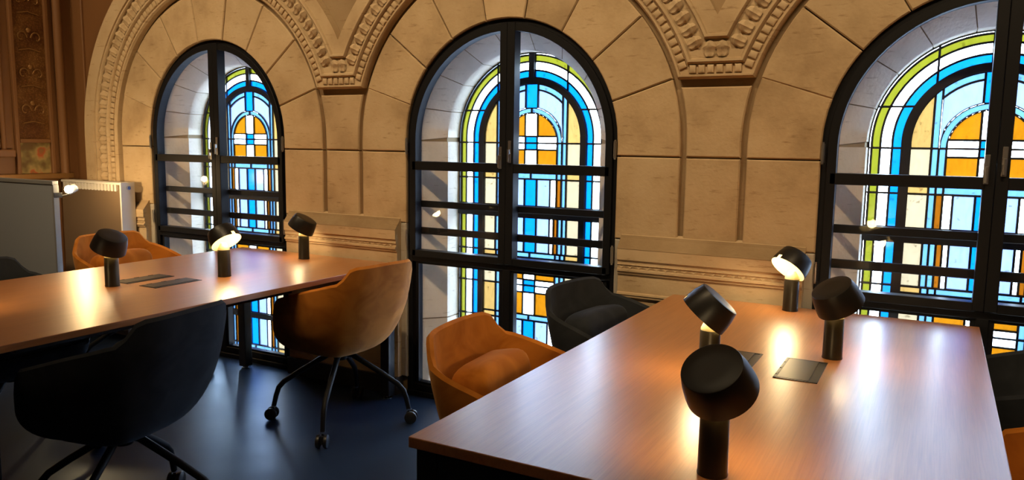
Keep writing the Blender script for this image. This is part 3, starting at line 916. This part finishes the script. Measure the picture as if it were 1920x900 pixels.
leg_me = MB().tube([(.01, 0, .346), (.06, 0, .340), (.20, 0, .254), (.285, 0, .196), (.312, 0, .165), (.326, 0, .125), (.338, 0, .072)],
                   [.014, .014, .0135, .013, .013, .0125, .012], 12).mesh('leg', 'black_steel', True)
cst = MB()
for s in (-1, 1):
    cst.lathe([(0, -.011), (.023, -.011), (.030, -.007), (.031, 0), (.030, .007), (.023, .011), (0, .011)], 20,
              Matrix.Translation((.350, s*.0175, .0315)) @ Matrix.Rotation(pi/2, 4, 'X'))
cst.box((.333, -.006, .02), (.363, .006, .056)).tube([(.339, 0, .05), (.339, 0, .074)], .006, 8)
cst_me = cst.mesh('caster', 'black_plastic', True)
collar_me = MB().tube([(.339, 0, .066), (.339, 0, .074)], .0125, 12).mesh('caster_collar', 'chrome', True)
hub_me = MB().lathe([(0, .318), (.030, .318), (.034, .325), (.034, .350), (.085, .354), (.085, .362), (0, .362)], 24).mesh('hub', 'black_steel', True)
def chair(kind, x, y, rz, base_rot, label, group):
    ch = empty('office_chair', (x, y, 0), R(rz))
    sh, pad, cu_ = CH[kind]
    link('seat_shell', sh, ch); link('seat_pad', pad, ch); link('back_cushion', cu_, ch)
    hb = link('hub', hub_me, ch)
    for k_ in range(4):
        lg = link('leg', leg_me, ch); lg.rotation_euler = (0, 0, R(base_rot - rz + 90*k_))
        link('caster', cst_me, lg); link('caster_collar', collar_me, lg)
    return tag(ch, label, 'chair', group)
GO, GD = 'orange velvet tub chairs', 'charcoal tub chairs'
chair('orange', -2.53, 2.88, 174, 27, 'orange velvet tub chair on casters seen from behind at the left table', GO)
chair('dark', -2.45, 1.655, 189, 25, 'charcoal tub chair in the dark left foreground, back to the viewer', GD)
chair('orange', -4.00, 2.86, 0, 40, 'orange velvet tub chair beyond the left table, in front of the radiator', GO)
chair('dark', -3.52, 1.86, 0, 35, 'charcoal tub chair beyond the left table at the left edge, by the grey panel', GD)
chair('orange', -1.00, 2.04, 4, 40, 'orange velvet tub chair with a bolster, nearest on the left side of the right table', GO)
chair('dark', -1.00, 2.84, -8, 35, 'charcoal tub chair pulled up to the right table below the middle window', GD)
chair('dark', .31, 2.96, 180, 40, 'charcoal tub chair at the right edge, under the right window', GD)
chair('orange', .33, 2.12, 180, 40, 'orange velvet tub chair at the lower right corner, only its arm in view', GO)

# ------------------------------------------------------------------ radiator, partition panel, clamp spot
rd = empty('radiator', (0, 0, 0))
x0, x1, ya, yb, z0, z1 = -5.34, -4.685, 3.235, 3.33, .14, 1.095
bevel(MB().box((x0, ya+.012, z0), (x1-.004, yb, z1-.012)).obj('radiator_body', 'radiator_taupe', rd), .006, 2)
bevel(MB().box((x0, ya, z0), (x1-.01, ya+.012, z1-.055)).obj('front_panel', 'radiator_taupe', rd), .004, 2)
bevel(MB().box((x0-.004, ya-.004, z1-.016), (x1-.01, yb, z1)).obj('top_grille', 'radiator_white', rd), .006, 2)
n_ = 17
for i in range(n_):
    xa = x0+.02+(x1-x0-.06)*i/n_
    MB().box((xa, ya-.001, z1-.058), (xa+.020, ya+.014, z1-.014)).obj('slat', 'radiator_white', rd)
bevel(MB().box((x1-.012, ya-.008, z0), (x1+.002, yb, z1+.002)).obj('end_panel', 'radiator_white', rd), .003, 2)
MB().lathe([(0, .012), (.012, .012), (.014, 0)], 16, Matrix.Translation((x1+.002, ya+.045, z1-.035)) @ Matrix.Rotation(pi/2, 4, 'Y')).obj('air_valve', 'chrome', rd, True)
MB().tube([(x0+.06, yb-.04, 0), (x0+.06, yb-.04, z0+.01)], .011, 10).tube([(x1-.06, yb-.04, 0), (x1-.06, yb-.04, z0+.01)], .011, 10).obj('pipe', 'radiator_white', rd, True)
tag(rd, 'white panel radiator with a slotted top, standing against the wall left of the windows', 'radiator')

pp = empty('partition_panel', (0, 0, 0))
bevel(MB().box((-5.36, 2.80, .06), (-4.715, 2.83, 1.098)).obj('fabric_panel', 'panel_grey', pp), .004, 2)
bevel(MB().box((-5.36, 2.795, 1.098), (-4.712, 2.835, 1.122)).obj('top_trim', 'panel_trim', pp), .003, 2)
bevel(MB().box((-4.722, 2.797, .06), (-4.706, 2.833, 1.10)).obj('edge_trim', 'panel_trim', pp), .003, 2)
for x in (-5.2, -4.85): bevel(MB().box((x-.02, 2.68, 0), (x+.02, 2.95, .06)).obj('foot', 'table_metal', pp), .004, 1)
tag(pp, 'grey fabric partition panel at the left edge, in front of the radiator', 'partition')

sp = empty('clamp_spotlight', (-4.69, 2.90, 0))
hd = MB().lathe([(0, -.03), (.016, -.03), (.022, -.02), (.026, .03), (.024, .03), (.020, -.018)], 20,
                Matrix.Translation((0, .0, 1.065)) @ Matrix.Rotation(R(-62), 4, 'X')).obj('lamp_head', 'white_paint', sp, True)
MB().lathe([(0, .026), (.017, .019), (.025, .002), (.020, -.016), (0, -.026)], 20, Matrix.Translation((0.008, -.02, 1.068))).obj('bulb', 'bulb_glow', hd, True)
MB().tube([(-.018, -.05, 1.03), (-.014, -.02, 1.035), (0, 0, 1.05)], .005, 8).box((-.03, -.10, 1.02), (-.012, -.05, 1.05)).obj('clamp', 'black_plastic', sp, True)
l = bpy.data.lights.new('clamp_spotlight_light', 'POINT'); l.energy = 7; l.color = (1, .66, .30); l.shadow_soft_size = .02
lo = bpy.data.objects.new('clamp_spotlight_light', l); COL.objects.link(lo); lo.parent = sp; lo.location = (.02, .05, 1.10)
tag(sp, 'small glowing spotlight clipped to the corner of the grey partition', 'spotlight')
